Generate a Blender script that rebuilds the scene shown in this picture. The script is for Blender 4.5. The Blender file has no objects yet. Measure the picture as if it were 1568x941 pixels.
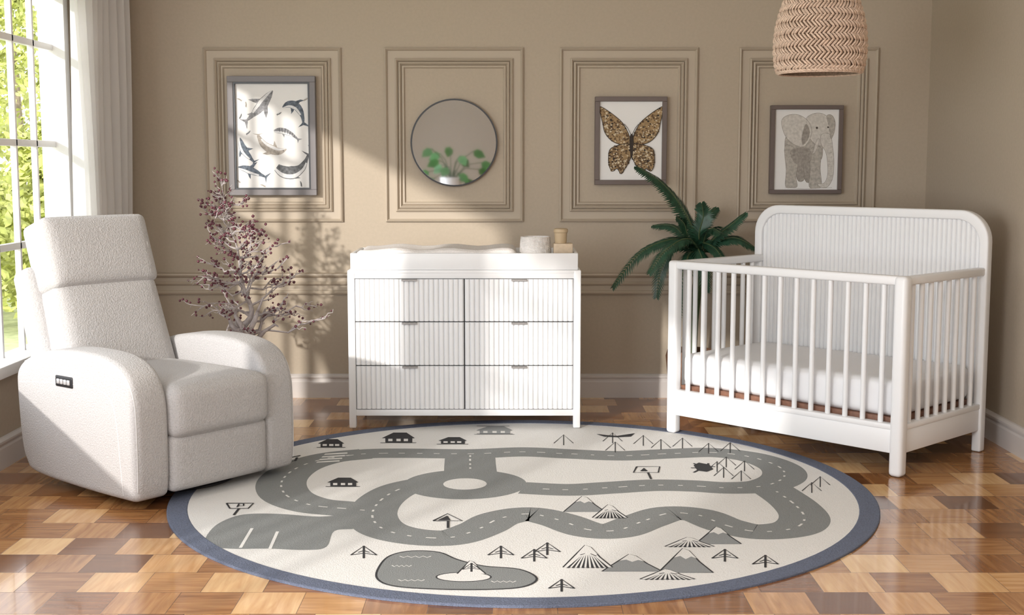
import bpy, bmesh, math, random
from mathutils import Vector, Matrix
random.seed(7)
S = bpy.context.scene
COL = S.collection
CH = 1.40            # camera height
FPX = 1970.0         # focal length, px at 1568 px width
T = math.atan(220.5/1970.0)
CT, ST = math.cos(T), math.sin(T)
YW = 7.65; XR = 2.45; XL = -2.36; YF = -1.6; ZC = 2.9

def ray(u, v):
    a = (u-784)/FPX; b = (470.5-v)/FPX
    return a, CT+b*ST, -ST+b*CT
def F(u, v, h=0.008):     # survey: point on the floor
    x, y, z = ray(u, v); s = (CH-h)/(-z)
    return (x*s, y*s)
def W(u, v):              # survey: point on the back wall (x,z)
    x, y, z = ray(u, v); s = YW/y
    return (x*s, CH+z*s)

# ---------------------------------------------------------------- materials
def mat(name, col, rough=0.5, bump=0.0, bscale=50, var=0.0, metal=0.0, sheen=0.0, coat=0.0, trans=0.0, spec=0.5):
    m = bpy.data.materials.new(name); m.use_nodes = True
    nt = m.node_tree; p = nt.nodes['Principled BSDF']
    p.inputs['Base Color'].default_value = (*col, 1)
    p.inputs['Roughness'].default_value = rough
    p.inputs['Metallic'].default_value = metal
    p.inputs['Sheen Weight'].default_value = sheen
    p.inputs['Coat Weight'].default_value = coat
    p.inputs['Specular IOR Level'].default_value = spec
    if bump or var:
        tc = nt.nodes.new('ShaderNodeTexCoord')
        n = nt.nodes.new('ShaderNodeTexNoise'); n.inputs['Scale'].default_value = bscale
        n.inputs['Detail'].default_value = 4
        nt.links.new(tc.outputs['Object'], n.inputs['Vector'])
        if bump:
            b = nt.nodes.new('ShaderNodeBump'); b.inputs['Strength'].default_value = bump
            b.inputs['Distance'].default_value = 0.01
            nt.links.new(n.outputs['Fac'], b.inputs['Height'])
            nt.links.new(b.outputs['Normal'], p.inputs['Normal'])
        if var:
            r = nt.nodes.new('ShaderNodeValToRGB')
            r.color_ramp.elements[0].position = .3; r.color_ramp.elements[1].position = .7
            r.color_ramp.elements[0].color = (*[c*(1-var) for c in col], 1)
            r.color_ramp.elements[1].color = (*[min(1, c*(1+var)) for c in col], 1)
            nt.links.new(n.outputs['Fac'], r.inputs['Fac'])
            nt.links.new(r.outputs['Color'], p.inputs['Base Color'])
    return m

M_wall = mat('wall_paint', (.45, .378, .295), .75, .05, 60, .03)
M_trim = mat('trim_paint', (.47, .398, .315), .6)
M_base = mat('baseboard_paint', (.60, .56, .54), .5)
M_ceil = mat('ceiling_paint', (.85, .84, .83), .8, .02, 40)
M_white = mat('white_lacquer', (.80, .805, .82), .38, .01, 30)
M_frame = mat('window_paint', (.85, .84, .84), .4, .01, 30)
M_fab = mat('recliner_boucle', (.45, .435, .435), .95, .5, 150, .10, sheen=.15)
M_seam = mat('recliner_seam', (.60, .59, .59), .95, .2, 200)
M_black = mat('black_plastic', (.015, .015, .017), .35, .01, 30)
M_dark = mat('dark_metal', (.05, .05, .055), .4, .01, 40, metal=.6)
M_chrome = mat('button_silver', (.6, .6, .61), .3, .01, 40, metal=.5)
M_pull = mat('pull_grey', (.35, .34, .34), .4, .01, 40, metal=.5)
M_rugw = mat('rug_cream', (.71, .70, .685), .95, .35, 220, .03)
M_rugb = mat('rug_border_blue', (.115, .135, .195), .95, .5, 180, .22)
M_rugg = mat('rug_road_grey', (.215, .225, .225), .95, .35, 220, .08)
M_rugk = mat('rug_print_black', (.022, .022, .025), .95, .2, 220, .1)
M_rugm = mat('rug_print_midgrey', (.25, .26, .265), .95, .2, 220, .1)
M_sheet = mat('cotton_sheet', (.82, .82, .84), .9, .12, 25)
M_pad = mat('changing_pad_fabric', (.80, .765, .75), .9, .3, 120, .06)
M_paper = mat('art_paper', (.80, .79, .78), .8, .01, 50)
M_fgrey = mat('frame_grey', (.19, .175, .18), .5, .05, 80)
M_fbrown = mat('frame_taupe', (.14, .108, .098), .5, .05, 80)
M_mirror = mat('mirror_glass', (.46, .49, .54), .03, 0.0, metal=1.0)
M_straw = mat('woven_straw', (.62, .47, .37), .8, .5, 90, .22)
M_straw2 = mat('woven_straw_dark', (.30, .21, .15), .85, .5, 90, .2)
M_leaf = mat('palm_leaf', (.016, .060, .032), .45, .1, 40, .35)
M_stem = mat('palm_stem', (.06, .09, .035), .6, .3, 60, .2)
M_pot = mat('terracotta_brown', (.18, .09, .05), .7, .5, 60, .3)
M_soil = mat('soil', (.05, .035, .025), .95, .8, 80, .3)
M_bark = mat('pale_branch', (.44, .39, .385), .8, .6, 50, .15)
M_berry = mat('berry_burgundy', (.13, .038, .055), .4, .1, 90, .3)
M_potw = mat('white_ceramic', (.8, .78, .76), .3, .02, 30)
M_knit = mat('knit_white', (.80, .77, .75), .95, .9, 55, .08)
M_beige = mat('beige_card', (.60, .48, .35), .7, .1, 60, .08)
M_beige2 = mat('cream_card', (.72, .67, .58), .7, .1, 60, .05)
M_brass = mat('beige_jar_glaze', (.50, .38, .24), .5, .05, 60)
M_gleaf = mat('garden_leaf', (.50, .53, .16), .7, .1, 5, .45)
M_gtrunk = mat('garden_trunk', (.3, .24, .18), .9, .5, 20, .3)
M_grass = mat('garden_lawn', (.50, .54, .28), .9, .5, 10, .2)
M_board = mat('mattress_board', (.20, .095, .06), .6, .1, 40, .2)

def curtain_mat():
    m = bpy.data.materials.new('sheer_curtain'); m.use_nodes = True
    nt = m.node_tree; p = nt.nodes['Principled BSDF']; out = nt.nodes['Material Output']
    p.inputs['Base Color'].default_value = (.88, .87, .88, 1); p.inputs['Roughness'].default_value = .9
    tr = nt.nodes.new('ShaderNodeBsdfTranslucent'); tr.inputs['Color'].default_value = (.92, .91, .91, 1)
    mx = nt.nodes.new('ShaderNodeMixShader'); mx.inputs[0].default_value = .42
    nt.links.new(p.outputs[0], mx.inputs[1]); nt.links.new(tr.outputs[0], mx.inputs[2])
    nt.links.new(mx.outputs[0], out.inputs[0])
    return m
M_curt = curtain_mat()

def floor_mat():
    m = bpy.data.materials.new('parquet'); m.use_nodes = True
    nt = m.node_tree; N = nt.nodes; L = nt.links; p = N['Principled BSDF']
    tc = N.new('ShaderNodeTexCoord')
    def vm(op, a=None, b=None):
        n = N.new('ShaderNodeVectorMath'); n.operation = op
        if a is not None: L.new(a, n.inputs[0])
        if isinstance(b, tuple): n.inputs[1].default_value = b
        elif b is not None: L.new(b, n.inputs[1])
        return n.outputs[0]
    def mm(op, a, b=None):
        n = N.new('ShaderNodeMath'); n.operation = op
        for i, x in enumerate((a, b)):
            if x is None: continue
            if isinstance(x, (int, float)): n.inputs[i].default_value = x
            else: L.new(x, n.inputs[i])
        return n.outputs[0]
    k = 1/0.205
    sc0 = vm('MULTIPLY', tc.outputs['Object'], (k, k, 0))
    s0 = N.new('ShaderNodeSeparateXYZ'); L.new(sc0, s0.inputs[0])
    row = mm('FLOOR', s0.outputs[1])
    xs = mm('ADD', s0.outputs[0], mm('MULTIPLY', mm('FLOORED_MODULO', row, 2), .3))
    cb = N.new('ShaderNodeCombineXYZ'); L.new(xs, cb.inputs[0]); L.new(s0.outputs[1], cb.inputs[1])
    sc = cb.outputs[0]
    fl = vm('FLOOR', sc); fr = vm('FRACTION', sc)
    sf = N.new('ShaderNodeSeparateXYZ'); L.new(fl, sf.inputs[0])
    sr = N.new('ShaderNodeSeparateXYZ'); L.new(fr, sr.inputs[0])
    par = mm('FLOORED_MODULO', mm('ADD', sf.outputs[0], sf.outputs[1]), 2)
    w0 = N.new('ShaderNodeTexWhiteNoise'); w0.noise_dimensions = '3D'; L.new(fl, w0.inputs[0])
    va = vm('MULTIPLY', tc.outputs['Object'], (4, 42, 1)); vb = vm('MULTIPLY', tc.outputs['Object'], (42, 4, 1))
    mv = N.new('ShaderNodeMix'); mv.data_type = 'VECTOR'; L.new(par, mv.inputs[0]); L.new(va, mv.inputs[4]); L.new(vb, mv.inputs[5])
    off = vm('ADD', mv.outputs[1], vm('MULTIPLY', w0.outputs['Color'], (30, 30, 30)))
    gn = N.new('ShaderNodeTexNoise'); gn.inputs['Scale'].default_value = 1; gn.inputs['Detail'].default_value = 5
    gn.inputs['Distortion'].default_value = .6
    L.new(off, gn.inputs['Vector'])
    val = mm('ADD', mm('ADD', mm('MULTIPLY', w0.outputs['Value'], .66), mm('MULTIPLY', par, .30)),
             mm('MULTIPLY', mm('SUBTRACT', gn.outputs['Fac'], .46), .62))
    rp = N.new('ShaderNodeValToRGB'); e = rp.color_ramp.elements
    e[0].position = .0; e[0].color = (.13, .048, .016, 1)
    e[1].position = 1; e[1].color = (.80, .53, .27, 1)
    x = e.new(.35); x.color = (.28, .115, .038, 1)
    x = e.new(.65); x.color = (.55, .29, .115, 1)
    L.new(val, rp.inputs['Fac'])
    def edge(s): return mm('MINIMUM', s, mm('SUBTRACT', 1, s))
    d = mm('MINIMUM', edge(sr.outputs[0]), edge(sr.outputs[1]))
    g = mm('MINIMUM', mm('MULTIPLY', d, 110), 1)
    gm = N.new('ShaderNodeMix'); gm.data_type = 'RGBA'; L.new(g, gm.inputs[0])
    gm.inputs[6].default_value = (.10, .04, .018, 1); L.new(rp.outputs['Color'], gm.inputs[7])
    L.new(gm.outputs[2], p.inputs['Base Color'])
    p.inputs['Roughness'].default_value = .16
    p.inputs['Coat Weight'].default_value = .35; p.inputs['Coat Roughness'].default_value = .05
    b = N.new('ShaderNodeBump'); b.inputs['Strength'].default_value = .08; b.inputs['Distance'].default_value = .004
    L.new(mm('ADD', g, mm('MULTIPLY', gn.outputs['Fac'], .3)), b.inputs['Height']); L.new(b.outputs[0], p.inputs['Normal'])
    return m
M_floor = floor_mat()

# ---------------------------------------------------------------- mesh helpers
def obj(name, bm, mats, parent=None, smooth=None, loc=None, rot=None, recalc=True):
    me = bpy.data.meshes.new(name)
    if recalc: bmesh.ops.recalc_face_normals(bm, faces=bm.faces)
    bm.to_mesh(me); bm.free()
    if not isinstance(mats, (list, tuple)): mats = [mats]
    for m in mats: me.materials.append(m)
    o = bpy.data.objects.new(name, me); COL.objects.link(o)
    if parent: o.parent = parent
    if loc: o.location = loc
    if rot: o.rotation_euler = rot
    if smooth is not None:
        me.shade_smooth()
        if smooth > 0: me.set_sharp_from_angle(angle=math.radians(smooth))
    return o
def empty(name, loc=(0, 0, 0), rz=0, parent=None):
    e = bpy.data.objects.new(name, None); COL.objects.link(e)
    e.location = loc; e.rotation_euler = (0, 0, rz); e.empty_display_size = .1
    if parent: e.parent = parent
    return e
def add_box(bm, x0, x1, y0, y1, z0, z1, bev=0.0, seg=2, mi=0):
    r = bmesh.ops.create_cube(bm, size=1)
    vs = r['verts']
    for v in vs:
        v.co = Vector(((x0+x1)/2+v.co.x*(x1-x0), (y0+y1)/2+v.co.y*(y1-y0), (z0+z1)/2+v.co.z*(z1-z0)))
    fs = set(f for v in vs for f in v.link_faces)
    for f in fs: f.material_index = mi
    if bev > 0:
        es = list(set(e for v in vs for e in v.link_edges))
        r2 = bmesh.ops.bevel(bm, geom=es, offset=bev, segments=seg, profile=.5, affect='EDGES')
        for f in r2['faces']: f.material_index = mi
def box(name, x0, x1, y0, y1, z0, z1, m, parent=None, bev=0.0, seg=2):
    bm = bmesh.new(); add_box(bm, x0, x1, y0, y1, z0, z1, bev, seg)
    return obj(name, bm, m, parent, smooth=35 if bev else None)
def cushion(name, size, loc, m, parent=None, r=.04, puff=(0, 0, 0), n=13, rot=None, fn=None):
    bm = bmesh.new(); bmesh.ops.create_cube(bm, size=2)
    bmesh.ops.subdivide_edges(bm, edges=bm.edges[:], cuts=n, use_grid_fill=True)
    h = [s/2 for s in size]
    for v in bm.verts:
        c = [max(-1, min(1, q)) for q in v.co]
        w = [math.sin(q*math.pi/2) for q in c]
        p = Vector([h[i]*w[i] for i in range(3)])
        q = Vector([max(-(h[i]-r), min(h[i]-r, p[i])) for i in range(3)])
        d = p-q
        if d.length > 1e-9: p = q+d.normalized()*r
        for k in range(3):
            if puff[k]:
                a, b = [j for j in range(3) if j != k]
                p[k] += w[k]*puff[k]*(1-w[a]**4)*(1-w[b]**4)
        v.co = fn(p) if fn else p
    return obj(name, bm, m, parent, smooth=0, loc=loc, rot=rot)
def add_tube(bm, pts, rad, n=8, mi=0, cap=True):
    pts = [Vector(p) for p in pts]
    if not isinstance(rad, (list, tuple)): rad = [rad]*len(pts)
    rings = []; prev = None
    for i, p in enumerate(pts):
        t = (pts[min(i+1, len(pts)-1)]-pts[max(i-1, 0)])
        if t.length < 1e-9: t = Vector((0, 0, 1))
        t.normalize()
        if prev is None:
            a = t.orthogonal().normalized()
        else:
            a = prev-t*prev.dot(t)
            a = a.normalized() if a.length > 1e-6 else t.orthogonal().normalized()
        prev = a; b = t.cross(a)
        rings.append([bm.verts.new(p+(a*math.cos(2*math.pi*k/n)+b*math.sin(2*math.pi*k/n))*rad[i]) for k in range(n)])
    for i in range(len(rings)-1):
        for k in range(n):
            f = bm.faces.new((rings[i][k], rings[i][(k+1) % n], rings[i+1][(k+1) % n], rings[i+1][k])); f.material_index = mi
    if cap:
        for rg in (rings[0], rings[-1]):
            f = bm.faces.new(rg); f.material_index = mi
def tube(name, pts, rad, m, parent=None, n=10):
    bm = bmesh.new(); add_tube(bm, pts, rad, n)
    return obj(name, bm, m, parent, smooth=50)
def add_lathe(bm, prof, c=(0, 0), n=40, mi=0):
    rings = []
    for r, z in prof:
        rings.append([bm.verts.new((c[0]+max(r, 1e-4)*math.cos(2*math.pi*k/n), c[1]+max(r, 1e-4)*math.sin(2*math.pi*k/n), z)) for k in range(n)])
    for i in range(len(rings)-1):
        for k in range(n):
            f = bm.faces.new((rings[i][k], rings[i][(k+1) % n], rings[i+1][(k+1) % n], rings[i+1][k])); f.material_index = mi
    bmesh.ops.remove_doubles(bm, verts=[v for rg in (rings[0], rings[-1]) for v in rg], dist=5e-4)
def lathe(name, prof, m, parent=None, loc=(0, 0, 0), n=40):
    bm = bmesh.new(); add_lathe(bm, prof, n=n)
    return obj(name, bm, m, parent, smooth=40, loc=loc)
def catmull(pts, k=6, closed=False):
    n = len(pts); out = []
    rng = range(n if closed else n-1)
    for i in rng:
        if closed: p = [pts[(i+j-1) % n] for j in range(4)]
        else: p = [pts[max(0, min(n-1, i+j-1))] for j in range(4)]
        for s in range(k):
            t = s/k; o = []
            for d in range(len(pts[0])):
                a, b, c, e = (q[d] for q in p)
                o.append(.5*((2*b)+(-a+c)*t+(2*a-5*b+4*c-e)*t*t+(-a+3*b-3*c+e)*t**3))
            out.append(tuple(o))
    if not closed: out.append(tuple(pts[-1]))
    return out
def padded_profile(name, prof, x0, x1, m, parent, r=.03, seg=5):
    """closed y-z outline given width x0..x1 with rolled edges of radius r"""
    n = len(prof); P = [Vector(p) for p in prof]
    area = sum(P[i].x*P[(i+1) % n].y-P[(i+1) % n].x*P[i].y for i in range(n))
    sg = 1 if area > 0 else -1
    nr = []
    for i in range(n):
        t = (P[(i+2) % n]-P[(i-2) % n]).normalized(); nr.append(Vector((-t.y, t.x))*sg)
    bm = bmesh.new(); rings = []
    st = []
    for k in range(seg+1):
        a = k/seg*math.pi/2; st.append((x0+r*(1-math.sin(a)), r*(1-math.cos(a))))
    st = st[::-1]
    lst = st+[(x1-(x-x0), d) for x, d in st[::-1]]
    for x, d in lst: rings.append([bm.verts.new((x, (P[i]+nr[i]*d).x, (P[i]+nr[i]*d).y)) for i in range(n)])
    for i in range(len(rings)-1):
        for k in range(n): bm.faces.new((rings[i][k], rings[i][(k+1) % n], rings[i+1][(k+1) % n], rings[i+1][k]))
    bm.faces.new(rings[0]); bm.faces.new(rings[-1])
    return obj(name, bm, m, parent, smooth=40)

# ---------------------------------------------------------------- room shell
box('floor', XL-.12, XR+.12, YF-.12, YW+.12, -.1, 0, M_floor)
box('ceiling', XL-.12, XR+.12, YF-.12, YW+.12, ZC, ZC+.1, M_ceil)
box('wall_back', XL-.12, XR+.12, YW, YW+.12, 0, ZC, M_wall)
box('wall_right', XR, XR+.12, YF, YW, 0, ZC, M_wall)
box('wall_front', XL-.12, XR+.12, YF-.12, YF, 0, ZC, M_wall)
WZ0, WZ1 = .46, 2.34
WINS = [(3.3, 6.90), (-.6, 2.8)]
bm = bmesh.new()
add_box(bm, XL-.12, XL, YF, YW, 0, WZ0); add_box(bm, XL-.12, XL, YF, YW, WZ1, ZC)
for a, b in [(YF, -.6), (2.8, 3.3), (6.90, YW)]: add_box(bm, XL-.12, XL, a, b, WZ0, WZ1)
obj('wall_left', bm, M_wall)
for i, (a, b) in enumerate(WINS):
    bm = bmesh.new()
    x0, x1 = XL-.075, XL-.045
    add_box(bm, XL-.12, XL+.02, a-.005, a+.06, WZ0, WZ1, .004); add_box(bm, XL-.12, XL+.02, b-.06, b+.005, WZ0, WZ1, .004)
    add_box(bm, XL-.12, XL+.02, a, b, WZ1-.05, WZ1, .004)
    add_box(bm, XL-.12, XL+.06, a-.04, b+.04, WZ0-.03, WZ0+.025, .006)
    for z in (1.0, 1.5, 2.0):
        add_box(bm, x0, x1, max(a, b-1.40), b-.05, z-.017, z+.017, .003)
    y = b-.06-.27; k = 1
    while y > b-1.30:
        add_box(bm, x0, x1, y-.011, y+.011, WZ0, WZ1, .003); y -= .27; k += 1
    for y in (b-1.40, ): add_box(bm, x0-.01, x1+.01, y-.03, y+.03, WZ0, WZ1, .003)
    obj('window_%d' % (i+1), bm, M_frame, smooth=35)

def baseboard(name, p0, p1, nrm):
    prof = [(0, 0), (.018, 0), (.018, .095), (.014, .105), (.014, .118), (.024, .122), (.024, .132), (.010, .142), (0, .144)]
    bm = bmesh.new(); R = []
    for P in (p0, p1):
        R.append([bm.verts.new((P[0]+nrm[0]*d, P[1]+nrm[1]*d, z)) for d, z in prof])
    n = len(prof)
    for i in range(n): bm.faces.new((R[0][i], R[0][(i+1) % n], R[1][(i+1) % n], R[1][i]))
    bm.faces.new(R[0]); bm.faces.new(R[1])
    obj(name, bm, M_base)
baseboard('baseboard_back', (XL, YW), (XR, YW), (0, -1))
baseboard('baseboard_right', (XR, YF), (XR, YW), (-1, 0))
baseboard('baseboard_left', (XL, YF), (XL, YW), (1, 0))

# chair rail
prof = [(0, .622), (.016, .624), (.022, .634), (.014, .644), (.005, .648), (.005, .676), (.014, .680), (.020, .688), (.012, .696),
        (.005, .70), (.005, .722), (.018, .727), (.030, .738), (.028, .748), (0, .753)]
bm = bmesh.new(); R = []
for X in (XL, XR): R.append([bm.verts.new((X, YW-d, z)) for d, z in prof])
n = len(prof)
for i in range(n): bm.faces.new((R[0][i], R[0][(i+1) % n], R[1][(i+1) % n], R[1][i]))
bm.faces.new(R[0]); bm.faces.new(R[1])
obj('trim_5', bm, M_trim)

pp = [(0, 0), (0, .014), (.008, .022), (.015, .012), (.018, .003), (.060, .003), (.062, .016), (.070, .023), (.077, .012), (.080, .003),
      (.083, .016), (.091, .021), (.097, .010), (.100, .003), (.104, .013), (.112, .015), (.118, .004), (.12, 0)]
for i, (x0, x1) in enumerate([(-1.807, -1.001), (-.747, .067), (.281, 1.090), (1.332, 2.147)]):
    z0, z1 = 1.055, 2.071
    bm = bmesh.new(); R = []
    for d, h in pp:
        R.append([bm.verts.new((x, YW-h, z)) for x, z in ((x0+d, z0+d), (x1-d, z0+d), (x1-d, z1-d), (x0+d, z1-d))])
    for j in range(len(R)-1):
        for k in range(4): bm.faces.new((R[j][k], R[j][(k+1) % 4], R[j+1][(k+1) % 4], R[j+1][k]))
    obj('trim_%d' % (i+1), bm, M_trim)

# ---------------------------------------------------------------- flat print helpers
class Print:
    def __init__(s, to3d): s.bm = bmesh.new(); s.f = to3d; s.k = 0
    def poly(s, pts, mi):
        s.k += 1
        try:
            f = s.bm.faces.new([s.bm.verts.new(s.f(p[0], p[1], s.k)) for p in pts]); f.material_index = mi
        except Exception: pass
    def strip(s, pts, w, mi, closed=False):
        s.k += 1
        n = len(pts); V = []
        P = [Vector(p[:2]) for p in pts]
        for i in range(n):
            a = P[(i-1) % n] if (closed or i > 0) else P[i]; b = P[(i+1) % n] if (closed or i < n-1) else P[i]
            t = b-a
            if t.length < 1e-9: t = Vector((1, 0))
            t.normalize(); q = Vector((-t.y, t.x))*w/2
            V.append((s.bm.verts.new(s.f(*(P[i]+q), s.k)), s.bm.verts.new(s.f(*(P[i]-q), s.k))))
        for i in range(n if closed else n-1):
            j = (i+1) % n
            f = s.bm.faces.new((V[i][0], V[i][1], V[j][1], V[j][0])); f.material_index = mi

# ---------------------------------------------------------------- rug
RC = Vector((.046, 5.43)); RR = 1.485
rug = empty('round_play_rug', (0, 0, 0))
bm = bmesh.new()
N = 128
prof = [(RR, .0005), (RR, .007), (RR-.004, .009), (RR-.078, .009), (RR-.082, .007), (0, .007)]
rings = [[bm.verts.new((RC.x+r*math.cos(2*math.pi*k/N), RC.y+r*math.sin(2*math.pi*k/N), z)) for k in range(N)] for r, z in prof[:-1]]
for i in range(len(rings)-1):
    for k in range(N):
        bm.faces.new((rings[i][k], rings[i][(k+1) % N], rings[i+1][(k+1) % N], rings[i+1][k]))
f = bm.faces.new(rings[-1]); f.material_index = 1
obj('rug_cloth', bm, [M_rugb, M_rugw], rug)
P = Print(lambda x, y, k: (x, y, .0074+k*.000006))
def fp(L): return [F(*p) for p in L]
road = 0; K = 1; MG = 2; WH = 3
def roadline(px, w=.20, k=8, closed=False):
    c = catmull(fp(px), k, closed); P.strip(c, w, road, closed); return c
lines = []
lines.append(roadline([(508, 700), (560, 694), (620, 693), (720, 694), (800, 691), (870, 694), (950, 697), (1020, 694), (1090, 692), (1150, 699), (1193, 714), (1200, 730), (1170, 743), (1115, 746), (1060, 743), (1000, 742), (930, 746), (870, 749), (800, 746)]))
lines.append(roadline([(560, 694), (505, 700), (458, 714), (432, 735), (438, 757), (475, 772), (530, 778), (580, 782)], .22))
lines.append(roadline([(655, 738), (612, 748), (582, 766), (570, 788), (585, 808), (630, 820), (690, 822), (735, 808), (765, 793), (810, 786), (855, 795), (900, 810), (945, 811), (985, 797), (1025, 785), (1070, 788), (1110, 803), (1160, 813), (1215, 808), (1232, 792), (1215, 770), (1180, 746)], .20))
lines.append(roadline([(722, 738), (720, 715), (720, 694)], .24))
P.poly(catmull(fp([(314, 832), (325, 808), (350, 793), (380, 786), (430, 786), (490, 790), (545, 786), (570, 795), (545, 808), (512, 812), (500, 836), (470, 841), (410, 839), (350, 839)]), 5, True), road)
c = F(712, 740)
P.poly([(c[0]+.27*math.cos(a*math.pi/24), c[1]+.26*math.sin(a*math.pi/24)) for a in range(48)], road)
P.poly([(c[0]+.095*math.cos(a*math.pi/24), c[1]+.10*math.sin(a*math.pi/24)) for a in range(48)], WH)
for ln in lines:
    acc = 0; seg = []
    for i in range(len(ln)-1):
        a = Vector(ln[i]); b = Vector(ln[i+1]); d = (b-a).length; m = max(1, int(d/.012))
        for j in range(m):
            q = a.lerp(b, j/m); acc += d/m
            ph = acc % .085
            if (q-Vector(c)).length < .28: seg = []; continue
            if ph < .045: seg.append(tuple(q))
            else:
                if len(seg) > 1: P.strip(seg, .009, WH)
                seg = []
def L(px, w=.007, mi=K, closed=False): P.strip(fp(px), w, mi, closed)
def G(px, mi=K): P.poly(fp(px), mi)
for x0, x1, y0, y1 in [(398, 380, 808, 838), (437, 425, 813, 840)]: L([(x0-12, y0), (x1-12, y1)], .012, WH)
for i in range(4): G([(484+i*4, 708-i*4), (520+i*4, 706-i*4), (520+i*4, 704-i*4), (486+i*4, 706-i*4)], WH)
def tree(x, y, s=1.0):
    L([(x-20*s, y+5*s), (x, y-9*s), (x+20*s, y+5*s)], .006); L([(x-20*s, y+5*s), (x, y+2*s), (x+20*s, y+5*s)], .006)
    L([(x, y-9*s), (x, y+10*s)], .008)
    L([(x-9*s, y+1*s), (x, y-2*s)], .005); L([(x+9*s, y+1*s), (x, y-2*s)], .005)
for t in [(557, 844), (767, 844), (818, 849), (838, 839), (860, 895), (1110, 849), (1172, 858)]: tree(*t)
def tri(x, y, s=1.0):
    L([(x-15*s, y+6*s), (x, y-7*s), (x+15*s, y+6*s)], .0045); L([(x, y-7*s), (x, y+9*s)], .0045)
for t in [(863, 672), (938, 669), (985, 673), (1012, 679), (1045, 677), (1118, 684), (942, 683), (1243, 745), (1256, 736), (1112, 706), (1140, 712), (1108, 722), (1135, 727), (1098, 713), (1085, 685)]: tri(*t)
def mount(x, y, w, h, grey=True, rays=7):
    G([(x-w, y), (x-w*.45, y-h*.62), (x-w*.1, y-h), (x+w*.12, y-h*.9), (x+w*.5, y-h*.45), (x+w, y)], MG if grey else WH)
    L([(x-w, y), (x-w*.45, y-h*.62), (x-w*.1, y-h), (x+w*.12, y-h*.9), (x+w*.5, y-h*.45), (x+w, y)], .006)
    if rays:
        for i in range(rays):
            q = (i+.5)/rays*2-1
            G([(x+q*w*.3, y-h*.62+abs(q)*h*.12), (x+q*w*.9-2.2, y+1), (x+q*w*.9+2.2, y+1)], K)
        L([(x-w*.3, y-h*.55), (x, y-h*.66), (x+w*.35, y-h*.5)], .006)
    G([(x-w*.42, y-h*.62), (x-w*.1, y-h), (x+w*.12, y-h*.9), (x+w*.4, y-h*.58), (x+w*.2, y-h*.66), (x, y-h*.55), (x-w*.2, y-h*.68)], WH)
mount(895, 783, 32, 24, True, 0); mount(934, 792, 27, 20, False, 8)
mount(1100, 832, 35, 26, True, 0); mount(1056, 836, 38, 14, False, 9)
mount(968, 874, 46, 26, True, 0); mount(1050, 876, 42, 37, True, 0); mount(900, 868, 38, 34, False, 9); mount(1022, 886, 42, 15, False, 9)
pond = catmull(fp([(577, 884), (582, 865), (598, 850), (630, 843), (672, 845), (700, 856), (740, 866), (795, 871), (822, 885), (800, 898), (740, 902), (660, 901), (600, 896)]), 5, True)
P.poly(pond, road); P.strip(pond, .008, K, True)
isl = [F(710+42*math.cos(a*math.pi/12), 883+7*math.sin(a*math.pi/12)) for a in range(24)]
P.poly(isl, WH); P.strip(isl, .006, K, True); mount(722, 878, 22, 20, False, 0); tree(722, 868, .7)
for y, x0, x1 in [(852, 612, 660), (866, 600, 630), (888, 610, 650), (890, 752, 790)]:
    L([(x0+(x1-x0)*i/8, y+(1.2 if i % 2 else -1)) for i in range(9)], .005, WH)
def house(x, y, w, h, mi=K):
    G([(x-w, y-h*.45), (x-w*.3, y-h), (x+w*.5, y-h), (x+w, y-h*.45)], mi)
    G([(x-w*.8, y), (x-w*.8, y-h*.5), (x+w*.85, y-h*.5), (x+w*.85, y)], mi)
    for q in (-.5, .0, .45): G([(x+q*w-3, y-h*.12), (x+q*w-3, y-h*.36), (x+q*w+3.5, y-h*.36), (x+q*w+3.5, y-h*.12)], WH)
    L([(x-w*1.1, y+.5), (x+w*1.1, y+.5)], .008, mi)
house(507, 684, 20, 12); house(610, 677, 25, 15); house(693, 679, 22, 10); house(757, 664, 28, 12, MG); house(525, 744, 24, 13)
L([(730, 664), (785, 664)], .01); L([(730, 652), (780, 652)], .008)
L([(347, 770), (352, 778), (380, 778), (388, 770), (347, 770)], .008); L([(366, 778), (358, 788)], .01)
L([(363, 776), (366, 771), (373, 771), (373, 774), (365, 774)], .007)
L([(663, 797), (685, 786), (708, 797), (663, 797)], .008); L([(686, 797), (686, 808)], .01); G([(670, 796), (685, 789), (690, 796)], K)
L([(975, 714), (1010, 714), (1008, 723), (970, 723), (975, 714)], .008); L([(992, 723), (997, 733)], .01); G([(980, 721), (986, 716), (992, 721)], K)
G([(913, 664), (930, 666), (945, 667), (972, 663), (966, 668), (945, 669), (925, 668)], K)
G([(1062, 712), (1070, 708), (1086, 711), (1092, 718), (1082, 722), (1068, 720)], K)
for q in [(1062, 709, 1068, 712), (1058, 716, 1068, 716), (1062, 723, 1072, 718), (1085, 709, 1082, 713), (1095, 714, 1086, 714)]: L([(q[0], q[1]), (q[2], q[3])], .01)
L([(460, 697), (445, 700), (440, 706), (452, 705), (455, 700)], .012)
obj('rug_print', P.bm, [M_rugg, M_rugk, M_rugm, M_rugw], rug, recalc=False)

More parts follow.
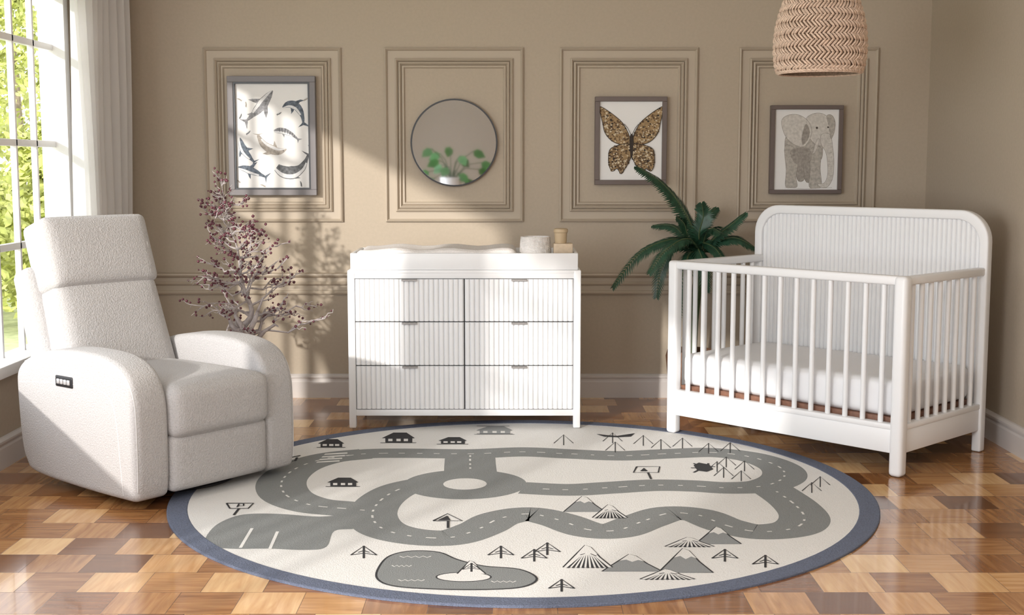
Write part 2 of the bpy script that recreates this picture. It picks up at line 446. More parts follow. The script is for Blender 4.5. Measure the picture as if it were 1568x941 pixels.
# ---------------------------------------------------------------- pictures
def frame(name, x0, x1, z0, z1, fw, m, dep=.03, inner=None):
    e = empty(name, (0, 0, 0)); bm = bmesh.new(); y1 = YW-.001-.022; y0 = y1-dep
    for a, b, c, d in [(x0, x1, z0, z0+fw), (x0, x1, z1-fw, z1), (x0, x0+fw, z0+fw, z1-fw), (x1-fw, x1, z0+fw, z1-fw)]:
        add_box(bm, a, b, y0, y1+.021, c, d, .002, 1)
    if inner:
        g = fw+inner
        for a, b, c, d in [(x0+fw, x1-fw, z0+fw, z0+g), (x0+fw, x1-fw, z1-g, z1-fw), (x0+fw, x0+g, z0+g, z1-g), (x1-g, x1-fw, z0+g, z1-g)]:
            add_box(bm, a, b, y0+.005, y1, c, d, 0, 1, 1)
    obj('frame', bm, [m, M_black], e)
    box('art_sheet', x0+fw*.8, x1-fw*.8, y1-.008, y1, z0+fw*.8, z1-fw*.8, M_paper, e)
    P = Print(lambda x, z, k: (x, y1-.0085-k*.00001, z))
    return e, P
def ink(name, c, v=.25): return mat(name, c, .8, .01, 60, v)
# sea animals
e, P = frame('sea_animals_framed_picture', -1.663, -1.149, 1.213, 1.905, .034, M_fgrey, .03, .010)
IK = [ink('ink_charcoal', (.14, .145, .155), .45), ink('ink_slateblue', (.12, .145, .18), .5), ink('ink_brown', (.40, .36, .32), .3), ink('ink_slate', (.25, .25, .265), .45), ink('ink_pale', (.70, .70, .71), .08), ink('ink_black', (.05, .053, .06))]
def beast(spine, wid, mi, belly=4, fins=(), tail=7, stripes=0, eye=True):
    sp = catmull(spine, 5); n = len(sp)
    V = [Vector(p) for p in sp]
    wid = [w*.88 for w in wid]
    def wd(t):
        x = t*(len(wid)-1); i = min(len(wid)-2, int(x)); f = x-i
        f = f*f*(3-2*f)*.5+f*.5
        return wid[i]*(1-f)+wid[i+1]*f
    def pos(t, o):
        x = t*(n-1); i = min(n-2, int(x)); p = V[i].lerp(V[i+1], x-i)
        d = (V[min(n-1, i+2)]-V[max(0, i-1)]).normalized(); q = Vector((-d.y, d.x))
        r = p+q*o; return W(r.x, r.y)
    ts = [i/18 for i in range(19)]
    for t, sd, l, sw in fins:
        w_ = wd(t)*sd*.5
        P.poly([pos(t-.07, w_), pos(t+sw*.5, w_+sd*l*.75), pos(t+sw, w_+sd*l), pos(t+sw*.75, w_+sd*l*.45), pos(t+.08, w_)], mi)
    P.poly([pos(.93, -1.2), pos(1.0, -tail*.45), pos(1.16, -tail), pos(1.05, 0), pos(1.13, tail*.9), pos(1.0, tail*.35), pos(.93, 1.2)], mi)
    P.poly([pos(t, -wd(t)) for t in ts]+[pos(t, wd(t)) for t in ts[::-1]], mi)
    P.poly([pos(t, wd(t)*.25) for t in ts[:14]]+[pos(t, wd(t)*.88) for t in ts[:14][::-1]], belly)
    for i in range(stripes):
        t = .2+.65*i/stripes; P.strip([pos(t, -wd(t)*.9), pos(t+.03, wd(t)*.5)], .003, 5)
    if eye: P.poly([pos(.08, -1.2), pos(.10, -.2), pos(.12, -1.2)], 5)
beast([(419, 139), (410, 151), (400, 164), (389, 176), (378, 186)], [1, 6.5, 9.5, 7.5, 3.5, 1.2], 3, fins=((.38, 1, 17, .18), (.38, -1, 14, .22), (.75, 1, 5, .1)), tail=10)
beast([(434, 165), (444, 160), (456, 164), (464, 177), (466, 190)], [1, 5.5, 7.5, 6, 3, 1.2], 1, fins=((.4, -1, 12, .12), (.38, 1, 11, .15)), tail=10)
beast([(421, 201), (431, 200), (442, 203), (451, 208), (458, 214)], [2, 5, 5.5, 4, 2.2, 1], 3, fins=((.35, 1, 7, .1),), tail=5, stripes=7)
beast([(440, 228), (429, 232), (417, 229), (405, 221), (398, 210), (397, 206)], [1.5, 6, 8, 6, 3, 1.2], 2, fins=((.35, -1, 9, .16), (.3, 1, 11, .14)), tail=9)
beast([(369, 211), (372, 223), (378, 234), (386, 243), (391, 248)], [1, 5, 7, 5, 2.5, 1.2], 1, fins=((.4, -1, 10, .15), (.35, 1, 9, .15)), tail=9)
beast([(366, 256), (377, 258), (388, 262), (400, 267), (409, 271)], [1, 5, 7, 5.5, 2.6, 1.2], 1, fins=((.4, -1, 13, .14), (.4, 1, 9, .14)), tail=9)
beast([(425, 256), (436, 263), (450, 264), (463, 257), (471, 243), (473, 236)], [6.5, 10.5, 11.5, 7, 2.6, 1.3], 0, fins=((.35, 1, 7, .14),), tail=11)
for q in [(370, 178), (382, 203), (368, 153), (366, 277), (404, 284), (462, 281), (429, 174), (378, 160), (470, 152), (476, 225)]:
    a = random.random()*6; dx, dy = 4*math.cos(a), 4*math.sin(a)
    beast([(q[0]-dx, q[1]-dy), (q[0], q[1]), (q[0]+dx, q[1]+dy)], [.5, 1.6, 1.6, .5], random.choice([0, 1, 2]), tail=2, eye=False)
obj('art_print', P.bm, IK, e, recalc=False)
# butterfly
e, P = frame('butterfly_framed_picture', .486, .908, 1.275, 1.787, .028, M_fbrown, .025)
BK = [ink('ink_umber', (.12, .07, .035)), ink('ink_gold', (.33, .22, .11)), ink('ink_sand', (.62, .52, .37)), ink('ink_dark', (.035, .025, .02))]
wings = [[(965, 216), (955, 192), (941, 178), (920, 164), (918, 170), (922, 188), (926, 204), (938, 217), (958, 223)],
         [(963, 221), (948, 222), (934, 228), (931, 240), (932, 254), (937, 262), (944, 258), (950, 266), (955, 260), (962, 248), (966, 236)]]
def inside(p, poly):
    r = False; n = len(poly)
    for i in range(n):
        a, b = poly[i], poly[(i+1) % n]
        if (a[1] > p[1]) != (b[1] > p[1]) and p[0] < (b[0]-a[0])*(p[1]-a[1])/(b[1]-a[1])+a[0]: r = not r
    return r
for mir in (1, -1):
    for wg in wings:
        w2 = [(966+mir*(x-966), y) for x, y in wg]
        cs = catmull(w2, 4, True); P.poly([W(*p) for p in cs], 1)
        xs = [p[0] for p in cs]; ys = [p[1] for p in cs]
        for _ in range(420):
            q = (random.uniform(min(xs), max(xs)), random.uniform(min(ys), max(ys)))
            if inside(q, cs):
                r = random.uniform(.7, 2.1); a0 = random.random()*3
                P.poly([W(q[0]+r*math.cos(a0+a), q[1]+r*math.sin(a0+a)*.8) for a in (0, 1.3, 2.5, 3.8, 5)], random.choice([0, 0, 0, 2, 2, 3, 1]))
        P.strip([W(*p) for p in cs], .0035, 3, True)
P.poly([W(*p) for p in catmull([(966, 205), (969, 212), (968, 235), (966, 242), (964, 235), (963, 212)], 3, True)], 3)
P.strip([W(965, 206), W(960, 196), W(955, 190)], .003, 3); P.strip([W(967, 206), W(972, 196), W(977, 190)], .003, 3)
obj('art_print', P.bm, BK, e, recalc=False)
# elephant
e, P = frame('elephant_framed_picture', 1.517, 1.940, 1.222, 1.737, .024, M_fbrown, .025)
EK = [ink('ink_beige', (.44, .41, .37), .22), ink('ink_taupe', (.22, .195, .17), .2), ink('ink_cream', (.60, .57, .53), .15), ink('ink_sepia', (.08, .065, .055)), ink('ink_shade', (.33, .30, .27), .25)]
def EP(px, mi, line=True, lw=.0018):
    c = catmull(px, 4, True); P.poly([W(*p) for p in c], mi)
    if line: P.strip([W(*p) for p in c], lw, 1, True)
EP([(1200, 218), (1206, 206), (1230, 200), (1254, 206), (1258, 230), (1254, 246), (1236, 254), (1216, 256), (1203, 246)], 0)
EP([(1217, 246), (1229, 246), (1230, 274), (1219, 275)], 4)
EP([(1229, 242), (1241, 242), (1241, 275), (1231, 276)], 4)
EP([(1200, 224), (1216, 228), (1220, 250), (1217, 270), (1219, 285), (1211, 287), (1201, 285), (1202, 260)], 0)
EP([(1238, 230), (1255, 226), (1254, 258), (1256, 284), (1247, 288), (1237, 285), (1239, 258)], 0)
EP([(1208, 232), (1220, 226), (1238, 228), (1240, 246), (1224, 252), (1214, 248)], 4, False)
EP([(1232, 184), (1242, 175), (1256, 174), (1268, 182), (1273, 198), (1271, 214), (1262, 222), (1248, 222), (1236, 208)], 2)
EP([(1256, 206), (1269, 206), (1273, 225), (1275, 248), (1273, 272), (1265, 286), (1254, 286), (1250, 281), (1260, 280), (1265, 268), (1265, 248), (1262, 232), (1255, 220)], 2)
EP([(1264, 178), (1272, 177), (1277, 188), (1275, 204), (1270, 212), (1268, 196)], 0)
EP([(1195, 186), (1204, 177), (1220, 176), (1234, 184), (1241, 198), (1238, 214), (1228, 225), (1212, 220), (1200, 207)], 2)
EP([(1232, 190), (1238, 200), (1235, 214), (1227, 222), (1226, 208)], 4, False)
for a in [(1249, 196, 1.9), (1266, 195, 1.5)]: P.poly([W(a[0]+a[2]*math.cos(k), a[1]+a[2]*math.sin(k)) for k in range(6)], 3)
EP([(1249, 214), (1253, 215), (1247, 232), (1242, 236), (1243, 232)], 2, True, .0016)
for y in range(212, 278, 7): P.strip([W(1264+(y-208)*.035, y), W(1268+(y-208)*.035, y+1.2), W(1272+(y-208)*.02, y)], .0011, 4)
P.strip([W(1200, 287), W(1230, 289), W(1272, 287)], .002, 0)
obj('art_print', P.bm, EK, e, recalc=False)
# mirror
e = empty('round_wall_mirror', (-.341, YW, 1.52))
bm = bmesh.new(); n = 72
def ringv(r, y): return [bm.verts.new((r*math.cos(2*math.pi*k/n), y, r*math.sin(2*math.pi*k/n))) for k in range(n)]
rs = [ringv(.256, -.003), ringv(.256, -.030), ringv(.247, -.030), ringv(.247, -.022)]
for i in range(3):
    for k in range(n): bm.faces.new((rs[i][k], rs[i][(k+1) % n], rs[i+1][(k+1) % n], rs[i+1][k]))
obj('mirror_frame', bm, M_black, e)
bm = bmesh.new(); bm.faces.new(ringv(.248, -.0225)); obj('mirror_glass', bm, M_mirror, e)

# ---------------------------------------------------------------- dresser
D = empty('six_drawer_dresser', (-.25, 6.695, 0))
def add_fluted(bm, x0, x1, z0, ztop, y, n, g=.006):
    prev = None
    w = (x1-x0)/n
    for i in range(n):
        for t, q in ((0, 1), (.12, .35), (.26, 0), (.74, 0), (.88, .35), (1.0, 1)):
            if i and t == 0: continue
            x = x0+(i+t)*w
            a = bm.verts.new((x, y+q*g, z0)); b = bm.verts.new((x, y+q*g, ztop(x)))
            if prev: bm.faces.new((prev[0], a, b, prev[1]))
            prev = (a, b)
hw = .611; dep = .48
bm = bmesh.new()
for x0, x1 in ((-hw, -hw+.038), (hw-.038, hw)):
    for y0, y1 in ((0, .04), (dep-.04, dep)): add_box(bm, x0, x1, y0, y1, 0.0095 if y0 == 0 else 0.001, .845, .006)
add_box(bm, -hw+.004, hw-.004, .03, dep-.03, .09, .84, .002)
add_box(bm, -hw+.03, hw-.03, .004, .05, .802, .842, .002)
add_box(bm, -hw+.03, hw-.03, .004, .05, .075, .108, .002)
add_box(bm, -hw+.002, hw-.002, .002, dep, .828, .846, .003)
obj('case', bm, M_white, D, smooth=35)
zs = [(.112, .340), (.346, .572), (.578, .799)]
xs = [(-.571, -.003), (.003, .571)]
for xi, (a, b) in enumerate(xs):
    for zi, (c, d) in enumerate(zs):
        bm = bmesh.new(); add_box(bm, a, b, .009, .028, c, d)
        add_fluted(bm, a+.001, b-.001, c, lambda x, d=d: d, .0, 22, .0085)
        obj('drawer_%d' % (xi*3+zi+1), bm, M_white, D, recalc=True)
        m = (a+b)/2
        bm = bmesh.new(); add_box(bm, m-.04, m+.04, -.012, .006, d-.003, d+.001, .001, 1)
        add_box(bm, m-.04, m+.04, -.012, -.009, d-.010, d, .001, 1)
        obj('pull_%d' % (xi*3+zi+1), bm, M_pull, D)
box('drawer_reveal_panel', -.572, .572, .0285, .0295, .108, .802, M_dark, D)  # dark sheet behind the fronts, paints the shade seen in the drawer gaps
T_ = empty('changing_tray', (-.25, 6.695, .8465))
bm = bmesh.new()
add_box(bm, -.595, .595, .008, .026, 0, .088, .004); add_box(bm, -.595, .595, .452, .470, 0, .088, .004)
add_box(bm, -.595, -.577, .02, .46, 0, .088, .004); add_box(bm, .577, .595, .02, .46, 0, .088, .004)
add_box(bm, -.59, .59, .02, .46, 0, .008)
add_box(bm, .285, .295, .02, .46, .0, .05)
obj('tray', bm, M_white, T_, smooth=35)
def padfn(p):
    p = p.copy(); q = abs(p.y)/.20
    p.z += .018*q*q*(1 if p.z > 0 else 0); p.z += .006*math.sin(p.x*22)*(1 if p.z > 0 else 0)
    return p
cushion('changing_pad', (.84, .41, .085), (-.25-.148, 6.695+.24, .8555+.0425), M_pad, None, r=.035, puff=(.005, .005, .0), n=20, fn=padfn)
bm = bmesh.new()
for i in range(30):
    z = .008+i*.0050; rr = .076+.006*math.sin(math.pi*i/29)
    add_tube(bm, [(rr*math.cos(a*math.pi/18), rr*math.sin(a*math.pi/18), z) for a in range(37)], .0032, 6, cap=False)
add_lathe(bm, [(0, .001), (.074, .001), (.078, .01), (.081, .08), (.076, .155), (.070, .155), (.068, .12), (0, .12)])
obj('knitted_basket', bm, M_knit, None, smooth=50, loc=(.125, 6.87, .8565))
bm = bmesh.new(); add_box(bm, -.052, .052, -.05, .05, 0, .07, .003); add_box(bm, -.05, .05, -.046, .046, .071, .123, .003, mi=1)
obj('stacked_gift_boxes', bm, [M_beige2, M_beige], None, loc=(.270, 6.82, .8565), smooth=35)
lathe('beige_lidded_jar', [(0, 0), (.030, 0), (.032, .01), (.034, .054), (.038, .058), (.038, .074), (.030, .078), (0, .078)], M_brass, None, (.258, 6.82, .980), 32)

# ---------------------------------------------------------------- crib
C = empty('baby_crib', (.841, 6.597, 0), math.radians(-46.0))
LN, DP = 1.285, .75
def rectpost(bm, x, y, z0, z1, s=.029, b=.016):
    add_box(bm, x-s, x+s, y-s, y+s, z0, z1, b, 4)
bm = bmesh.new()
rectpost(bm, 0.0, 0, .0095, .905); rectpost(bm, LN, 0, .0015, .905, .032, .02)
add_box(bm, -.02, LN+.02, -.022, .022, .862, .904, .010, 3)
for x in (0, LN): add_box(bm, x-.022, x+.022, 0, DP, .862, .902, .010, 3)
obj('posts_and_top_rails', bm, M_white, C, smooth=40)
bm = bmesh.new()
add_box(bm, 0, LN, -.022, .018, .105, .215, .006); add_box(bm, 0, LN, -.026, .022, .212, .238, .006)
for x in (0, LN):
    add_box(bm, x-.02, x+.02, 0, DP, .105, .215, .006); add_box(bm, x-.024, x+.024, 0, DP, .212, .238, .006)
obj('base_rails', bm, M_white, C, smooth=40)
box('mattress_board', .026, LN-.026, .026, DP-.024, .225, .258, M_board, C, .002)
bm = bmesh.new()
ns = 13
for i in range(ns):
    x = (i+1)*LN/(ns+1); add_tube(bm, [(x, 0, .23), (x, 0, .87)], .0125, 12)
for x in (0, LN):
    for i in range(8):
        y = (i+1)*DP/9; add_tube(bm, [(x, y, .23), (x, y, .87)], .0125, 12)
obj('slats', bm, M_white, C, smooth=50)
def arch(w0, w1, zb, zt, R, k=10):
    p = [(w0, zb), (w0, zt-R)]
    for i in range(1, k): a = math.pi-i/k*math.pi/2; p.append((w0+R+R*math.cos(a), zt-R+R*math.sin(a)))
    p += [(w0+R, zt), (w1-R, zt)]
    for i in range(1, k): a = math.pi/2-i/k*math.pi/2; p.append((w1-R+R*math.cos(a), zt-R+R*math.sin(a)))
    p += [(w1, zt-R), (w1, zb)]
    return p
bm = bmesh.new(); fw = .046; y0, y1 = DP-.022, DP+.028
o_ = arch(-.032, LN+.032, .0015, 1.175, .15); i_ = arch(-.032+fw, LN+.032-fw, .0015, 1.175-fw, .15-fw*.7)
vo = [[bm.verts.new((x, y, z)) for x, z in o_] for y in (y0, y1)]; vi = [[bm.verts.new((x, y, z)) for x, z in i_] for y in (y0, y1)]
for k in range(len(o_)-1):
    bm.faces.new((vo[0][k], vo[0][k+1], vi[0][k+1], vi[0][k])); bm.faces.new((vo[1][k], vo[1][k+1], vi[1][k+1], vi[1][k]))
    bm.faces.new((vo[0][k], vo[0][k+1], vo[1][k+1], vo[1][k])); bm.faces.new((vi[0][k], vi[0][k+1], vi[1][k+1], vi[1][k]))
for k in (0, -1): bm.faces.new((vo[0][k], vi[0][k], vi[1][k], vo[1][k]))
bmesh.ops.recalc_face_normals(bm, faces=bm.faces)
es = [e for e in bm.edges if len(e.link_faces) == 2 and e.calc_face_angle(0) > 1.2]
bmesh.ops.bevel(bm, geom=es, offset=.008, segments=3, profile=.5, affect='EDGES')
obj('headboard_frame', bm, M_white, C, smooth=40)
a0, a1 = -.032+fw, LN+.032-fw; Rz = .15-fw*.7; zt = 1.175-fw
def ztop(x):
    d = min(x-a0, a1-x)
    return zt+.004 if d > Rz else zt-Rz+math.sqrt(max(0, Rz*Rz-(Rz-d)**2))+.004
bm = bmesh.new(); add_fluted(bm, a0, a1, .24, ztop, DP-.008, 50, .008); add_fluted(bm, a0, a1, .24, ztop, DP+.012, 50, .004)
obj('headboard_fluted_panel', bm, M_white, C)
box('headboard_lower_rail', 0, LN, DP-.02, DP+.02, .105, .24, M_white, C, .006)
cushion('crib_mattress', (LN-.055, DP-.06, .165), (LN/2, DP/2, .3415), M_sheet, C, r=.035, puff=(.004, .004, .006), n=16)

# ---------------------------------------------------------------- recliner
R_ = empty('power_recliner_chair', (-1.50, 5.045, 0), math.radians(51.7))
arm = [(.030, .042), (.006, .085), (.0, .20), (.0, .38), (.010, .46), (.040, .53), (.095, .58), (.18, .610), (.28, .622), (.44, .624), (.60, .610), (.72, .584), (.81, .548), (.862, .50), (.872, .42), (.855, .20), (.82, .10), (.74, .055), (.40, .038), (.12, .036)]
arm = catmull(arm, 4, True)
padded_profile('arm_outer', arm, 0, .165, M_fab, R_, .030)
padded_profile('arm_inner', arm, .68, .845, M_fab, R_, .030)
cushion('seat_cushion', (.515, .72, .22), (.4225, .33, .385), M_fab, R_, r=.045, puff=(.0, .012, .018))
cushion('footrest_panel', (.515, .10, .24), (.4225, .045, .170), M_fab, R_, r=.03, puff=(.0, .010, .0))
box('body', .14, .70, .08, .84, .08, .45, M_fab, R_, .02)
B = empty('backrest', (.400, .675, .395), 0, R_); B.rotation_euler = (math.radians(-18.5), 0, 0)
def backfn(p):
    p = p.copy(); p.x *= 1+.08*(.25-p.z)/.5; return p
cushion('back_cushion', (.53, .18, .50), (0, 0, .235), M_fab, B, r=.04, puff=(.0, .022, .0), fn=backfn)
cushion('headrest_cushion', (.545, .19, .325), (0, -.012, .620), M_fab, B, r=.032, puff=(.0, .016, .003))
cushion('back_shell', (.60, .14, .64), (-.012, .112, .28), M_fab, B, r=.04, puff=(0, .012, 0))
tube('seam_1', [(.0015, y, z) for y, z in catmull([(.10, .06), (.115, .20), (.13, .34), (.16, .44), (.25, .48), (.36, .485), (.55, .475), (.74, .46), (.84, .45)], 5)], .0024, M_seam, R_, 6)
def rim(xo): return [(xo, y, z) for y, z in catmull([(.012, .085), (.008, .20), (.010, .38), (.020, .457), (.049, .524), (.102, .572), (.183, .601), (.28, .613), (.44, .615), (.60, .601), (.71, .576), (.80, .544)], 4)]
tube('seam_2', rim(.0085), .0028, M_seam, R_, 6)
tube('seam_3', rim(.8365), .0028, M_seam, R_, 6)
tube('seam_4', [(x, y, z) for x, y, z in catmull([(.001, .16, .44), (.003, .11, .50), (.006, .075, .545)], 5)], .0024, M_seam, R_, 6)
for i, x in enumerate((-.23, .23)):
    tube('seam_%d' % (5+i), [(x, -.089, .03), (x, -.094, .24), (x, -.089, .45)], .0022, M_seam, B, 6)
    tube('seam_%d' % (7+i), [(x*1.03, -.104, .50), (x*1.03, -.112, .63), (x*1.03, -.104, .76)], .0022, M_seam, B, 6)
cushion('control_panel', (.012, .125, .048), (.001, .49, .487), M_black, R_, r=.0055, n=8)
for i in range(4):
    cushion('control_button_%d' % (i+1), (.008, .020, .022), (-.006, .4525+i*.025, .487), M_chrome, R_, r=.0039, n=4)
bm = bmesh.new(); add_lathe(bm, [(0, .0095), (.30, .0095), (.31, .02), (.30, .028), (.10, .030), (.09, .085), (0, .085)], c=(.45, .40))
obj('swivel_base', bm, M_dark, R_, smooth=40)

# ---------------------------------------------------------------- pendant lamp
PX, PY, PZ = 1.366, 5.80, 1.797
Lp = empty('woven_pendant_lamp', (PX, PY, PZ))
prof = catmull([(.176, 0), (.186, .03), (.193, .09), (.192, .15), (.185, .21), (.170, .27), (.148, .33), (.118, .385), (.08, .43), (.03, .455)], 4)
bm = bmesh.new(); add_lathe(bm, [(r-.006, z) for r, z in prof], n=48); obj('shade_liner', bm, M_straw2, Lp, smooth=60)
bm = bmesh.new()
def onp(s):
    s = max(0, min(.9999, s))*(len(prof)-1); i = int(s); t = s-i
    return prof[i][0]*(1-t)+prof[i+1][0]*t, prof[i][1]*(1-t)+prof[i+1][1]*t
rows = 20
for i in range(rows):
    s = (i+.5)/rows; r, z = onp(s); nc = 34 if s < .75 else 22
    for j in range(nc):
        for q in (0, 1):
            th = 2*math.pi*(j+.5*q)/nc+random.uniform(-.01, .01)
            sg = 1 if i % 2 else -1
            h = .5/rows*1.75; dth = .62*math.pi/nc*sg*1.5
            pts = []
            for k in range(5):
                t = -1+k*.5; rr, zz = onp(s+t*h*.75); out = .007*(1-t*t)+(.002 if q else 0)
                a = th+dth*t
                pts.append(((rr+out)*math.cos(a), (rr+out)*math.sin(a), zz))
            add_tube(bm, pts, [.002, .0048, .0054, .0048, .002], 5)
obj('shade_weave', bm, M_straw, Lp, smooth=60)
bm = bmesh.new(); add_tube(bm, [(.178*math.cos(a*math.pi/24), .178*math.sin(a*math.pi/24), 0) for a in range(49)], .006, 6, cap=False)
obj('rim', bm, M_straw, Lp, smooth=60)
tube('cord', [(0, 0, .44), (0, 0, ZC-PZ)], .004, M_potw, Lp, 8)

# ---------------------------------------------------------------- curtain
bm = bmesh.new(); prev = None; n = 220
for i in range(n+1):
    t = i/n; y = 6.64+t*.91; row = []
    for k in range(13):
        z = .02+k/12*2.64
        am = .035+.012*math.sin(z*1.7+t*5)
        x = -2.235+am*math.sin(t*2*math.pi*9+.5*math.sin(z*1.3))+.012*math.sin(t*47+z)
        y2 = y + .03*math.sin(z*1.2)*(1-t)
        row.append(bm.verts.new((x, y2, z)))
    if prev:
        for k in range(12): bm.faces.new((prev[k], row[k], row[k+1], prev[k+1]))
    prev = row
cu = empty('sheer_curtain', (0, 0, 0))
obj('curtain_cloth', bm, M_curt, cu, smooth=0)
tube('curtain_rod', [(-2.235, 3.0, 2.68), (-2.235, 7.6, 2.68)], .014, M_frame, cu)

# ---------------------------------------------------------------- berry tree
BT = empty('berry_branch_tree', (-1.44, 6.93, 0))
lathe('pot', [(0, 0), (.10, 0), (.115, .01), (.14, .22), (.148, .26), (.135, .26), (.13, .24), (0, .24)], M_potw, BT)
lathe('soil', [(0, .244), (.131, .244), (.131, .235), (0, .235)], M_soil, BT)
bm = bmesh.new(); bb = bmesh.new()
rnd = random.Random(11)
def berry(p, r):
    bmesh.ops.create_icosphere(bb, subdivisions=1, radius=r, matrix=Matrix.Translation(p))
def wob(a, b, n, am):
    a = Vector(a); b = Vector(b); o = []
    for i in range(n+1):
        t = i/n; q = a.lerp(b, t)
        if 0 < i: q += Vector((rnd.uniform(-am, am), rnd.uniform(-am, am), rnd.uniform(-am, am)))
        o.append(q)
    return o
def twig(p, d, ln, r, lvl):
    pts = wob(p, p+d*ln, 4, ln*.10)
    add_tube(bm, pts, [r*(1-.15*i) for i in range(5)], 5)
    if lvl == 0:
        for s in pts[1:]:
            if rnd.random() < .38:
                berry(s+Vector((rnd.uniform(-.012, .012), rnd.uniform(-.012, .012), rnd.uniform(-.012, .012))), rnd.uniform(.005, .0098))
        return
    for k in range(3 if lvl == 1 else 4):
        s = pts[min(4, 1+k)]
        nd = (d+Vector((rnd.uniform(-.9, .9), rnd.uniform(-.9, .9), rnd.uniform(-.6, .8)))).normalized()
        twig(s, nd, max(.045, ln*rnd.uniform(.40, .62)), r*.62, lvl-1)
tr = catmull([(0, 0, .24), (.03, .01, .38), (-.02, 0, .50), (.03, 0, .60), (-.02, 0, .76), (-.04, 0, .94), (-.09, 0, 1.10), (-.12, 0, 1.32)], 4)
add_tube(bm, tr, [max(.0025, .030*(1-i/len(tr))**1.5) for i in range(len(tr))], 8)
nb = 42
for i in range(nb):
    h = .48+.84*(i/nb)
    k = min(range(len(tr)), key=lambda j: abs(tr[j][2]-h)); p = Vector(tr[k])
    f = 1-(h-.48)/.86
    a = i*2.4+rnd.uniform(-.4, .4)
    d = Vector((math.cos(a), math.sin(a)*.75, rnd.uniform(-.25, .45)+(1-f)*.5)).normalized()
    twig(p, d, .04+.26*f**.95*rnd.uniform(.6, 1.05), .0034+.005*f, 2 if f > .18 else 1)
for k in range(6):
    a = k*1.1; p = Vector((0, 0, .42)); q = Vector((.16*math.cos(a), .09*math.sin(a), .53+.03*k))
    add_tube(bm, wob(p, q, 6, .02), [.018, .019, .016, .014, .010, .008, .004], 7)
obj('branches', bm, M_bark, BT, smooth=60)
obj('berries', bb, M_berry, BT, smooth=0)

# ---------------------------------------------------------------- palm
def frond(bm, pts, lw, n=26):
    c = [Vector(p) for p in catmull(pts, 10)]
    add_tube(bm, c, [.006*(1-.75*i/len(c)) for i in range(len(c))], 5, mi=1)
    for i in range(n):
        t = .10+.90*i/(n-1); x = t*(len(c)-1); k = min(len(c)-2, int(x)); p = c[k].lerp(c[k+1], x-k); d = (c[k+1]-c[k]).normalized()
        side = d.cross(Vector((0, -.55, 1)))
        if side.length < .1: side = d.cross(Vector((0, 1, 0)))
        side.normalize()
        up = side.cross(d).normalized()
        prof_ = math.sin(math.pi*min(1, (t*.82+.14)))**.6
        for sg in (-1, 1):
            dr = (side*sg*.85+d*.85+up*(-.12)).normalized(); l = lw*prof_*random.uniform(.88, 1.08)
            w = d*.0085
            a = p; b = p+dr*l*.45; e_ = p+dr*l+Vector((0, 0, -l*.22))
            v = [bm.verts.new(q) for q in (a-w*.6, b-w, e_, b+w, a+w*.6)]
            bm.faces.new(v)
PP = empty('potted_palm', (1.03, 7.33, 0))
lathe('pot', [(0, 0), (.10, 0), (.115, .015), (.135, .20), (.145, .30), (.135, .335), (.12, .33), (.12, .30), (0, .30)], M_pot, PP)
lathe('soil', [(0, .303), (.119, .303), (.119, .295), (0, .295)], M_soil, PP)
bm = bmesh.new()
add_tube(bm, [(0, 0, .30), (.01, 0, .5), (.03, 0, .70), (.05, 0, .88)], [.034, .030, .028, .024], 9, mi=1)
c0 = (.05, 0, .88)
fr = [([(c0), (.00, -.03, 1.02), (-.09, -.05, 1.18), (-.20, -.07, 1.30), (-.33, -.09, 1.38)], .16, 50),
      ([(c0), (-.05, -.05, .965), (-.17, -.08, .965), (-.32, -.10, .89), (-.46, -.12, .71)], .12, 48),
      ([(c0), (.03, -.04, 1.0), (.05, -.05, 1.10), (.04, -.06, 1.17)], .13, 32),
      ([(c0), (.12, -.04, .98), (.20, -.06, 1.05), (.28, -.08, 1.12)], .11, 32),
      ([(c0), (.14, -.03, .96), (.24, -.05, .98), (.34, -.05, .93)], .12, 34),
      ([(c0), (-.02, -.09, .97), (-.10, -.16, .97), (-.20, -.22, .90), (-.27, -.26, .80)], .12, 34),
      ([(c0), (.06, -.08, 1.0), (.09, -.15, 1.04), (.12, -.22, 1.02)], .13, 32),
      ([(c0), (-.03, -.05, .98), (-.06, -.08, 1.06), (-.10, -.10, 1.10)], .12, 30),
      ([(c0), (-.03, .08, .98), (-.10, .16, 1.04), (-.2, .2, 1.04)], .11, 28),
      ([(c0), (.05, .08, .98), (.10, .15, 1.08), (.16, .2, 1.14)], .11, 28),
      ([(c0), (-.02, -.08, .90), (-.06, -.16, .84), (-.10, -.22, .70), (-.11, -.24, .56)], .13, 36),
      ([(c0), (-.05, .0, .93), (-.12, .02, .90), (-.18, .02, .78), (-.20, .02, .64)], .12, 34),
      ([(c0), (.02, -.10, .92), (.04, -.18, .84), (.05, -.22, .70)], .12, 30),
      ([(c0), (.05, -.04, .95), (.12, -.08, .92), (.18, -.12, .82)], .12, 28)]
for p, w, n in fr: frond(bm, p, w*.66, n)
obj('fronds', bm, [M_leaf, M_stem], PP, recalc=False)

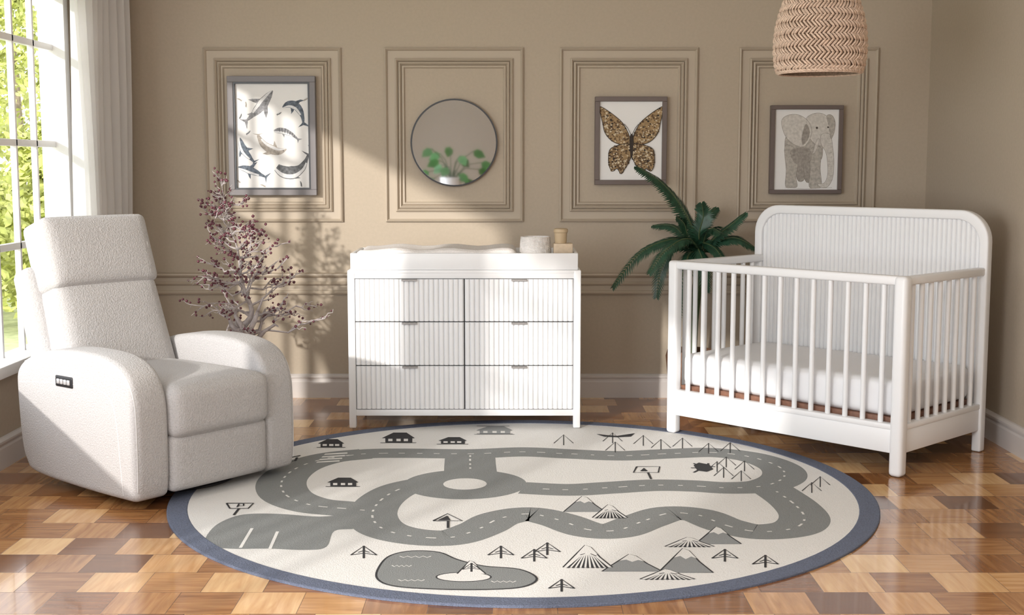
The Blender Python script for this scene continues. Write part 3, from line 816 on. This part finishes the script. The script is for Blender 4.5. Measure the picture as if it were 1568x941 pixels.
# ---------------------------------------------------------------- houseplant behind the viewer (seen in the mirror)
HP = empty('potted_houseplant', (-.70, .35, 0))
lathe('stand', [(0, 0), (.15, 0), (.15, .02), (.03, .04), (.03, .78), (.15, .80), (.15, .82), (0, .82)], M_white, HP)
lathe('pot', [(0, .822), (.09, .822), (.13, 1.24), (.12, 1.24), (.11, 1.20), (0, 1.20)], M_potw, HP)
bm = bmesh.new()
for i in range(16):
    a = i*2.4; r = .15+.22*(i % 3)/2; h = 1.20+.026*i
    tip = Vector((r*math.cos(a), r*math.sin(a)*.5, h)); add_tube(bm, [(0, 0, 1.19), tip*.5+Vector((0, 0, .68)), tip], .005, 5, mi=1)
    d = Vector((math.cos(a), math.sin(a)*.4, -.5)).normalized(); s = d.cross(Vector((0, 1, 0.3))).normalized()
    o = [tip, tip+d*.03+s*.045, tip+d*.09+s*.05, tip+d*.16, tip+d*.09-s*.05, tip+d*.03-s*.045]
    bm.faces.new([bm.verts.new(q) for q in o])
obj('leaves', bm, [mat('house_leaf', (.05, .17, .03), .4, .05, 30, .2), M_stem], HP, recalc=False)

# ---------------------------------------------------------------- garden
bm = bmesh.new(); r = bmesh.ops.create_grid(bm, x_segments=2, y_segments=2, size=30, matrix=Matrix.Translation((-33, 18, -.6)))
obj('garden_lawn', bm, M_grass)
rg = random.Random(3)
for i, (x, y, h, w) in enumerate([(-6.6, 15.2, 3.6, 1.1), (-8.2, 21.5, 4.6, 1.5), (-6.9, 19.0, 2.3, 1.0), (-5.6, 15.8, 2.0, .8), (-10.5, 25, 5.2, 2.0), (-7.0, 17.0, 1.6, 1.2)]):
    bm = bmesh.new(); add_tube(bm, [(0, 0, 0), (.05, 0, h*.5), (0, 0, h*.9)], [.12, .08, .03], 8, mi=1)
    for _ in range(2400):
        t = rg.random()**.8; zz = .25+t*h; rad = w*(1-t)**.6*rg.uniform(.35, 1)*(1+.3*math.sin(t*23)); a = rg.random()*6.283
        p = Vector((rad*math.cos(a), rad*math.sin(a), zz)); s = rg.uniform(.05, .10)
        u_ = Vector((rg.uniform(-1, 1), rg.uniform(-1, 1), rg.uniform(-1, 1))).normalized(); v_ = u_.orthogonal().normalized()
        bm.faces.new([bm.verts.new(q) for q in (p-u_*s, p-v_*s*.5, p+u_*s, p+v_*s*.5)])
    obj('garden_tree' if i == 0 else 'garden_tree.%03d' % i, bm, [M_gleaf, M_gtrunk], None, loc=(x, y, -.6), recalc=False)

# ---------------------------------------------------------------- lights
w = bpy.data.worlds.new('sky'); S.world = w; w.use_nodes = True
bg = w.node_tree.nodes['Background']; bg.inputs[0].default_value = (.93, .96, 1, 1); bg.inputs[1].default_value = 2.3
def lamp(name, kind, loc, d, **k):
    l = bpy.data.lights.new(name, kind)
    for a, b in k.items(): setattr(l, a, b)
    o = bpy.data.objects.new(name, l); COL.objects.link(o); o.location = loc
    o.rotation_euler = Vector(d).to_track_quat('-Z', 'Y').to_euler(); return o
lamp('sun', 'SUN', (-6, -6, 5), (.48, .85, -.255), energy=3.4, angle=math.radians(1.5), color=(1, .95, .88))
lamp('window_skylight', 'AREA', (XL-.35, 1.1, 1.5), (1, .35, -.12), shape='RECTANGLE', size=3.4, size_y=2.0, energy=235, color=(.94, .97, 1))  # added area lamp outside the out-of-view window, stands in for sky light
lamp('ceiling_softlight', 'AREA', (.4, 1.6, ZC-.05), (0.05, .55, -.8), shape='RECTANGLE', size=3.2, size_y=2.4, energy=100, color=(1, .985, .97))  # added fill under the ceiling, out of view, no fitting there

# ---------------------------------------------------------------- camera
cam = bpy.data.cameras.new('camera'); co = bpy.data.objects.new('camera', cam); COL.objects.link(co)
co.location = (0, 0, CH); co.rotation_euler = (math.pi/2-T, 0, 0)
cam.sensor_width = 36; cam.lens = FPX/1568*36; cam.clip_start = .05; cam.clip_end = 200
S.camera = co
S.view_settings.view_transform = 'Standard'
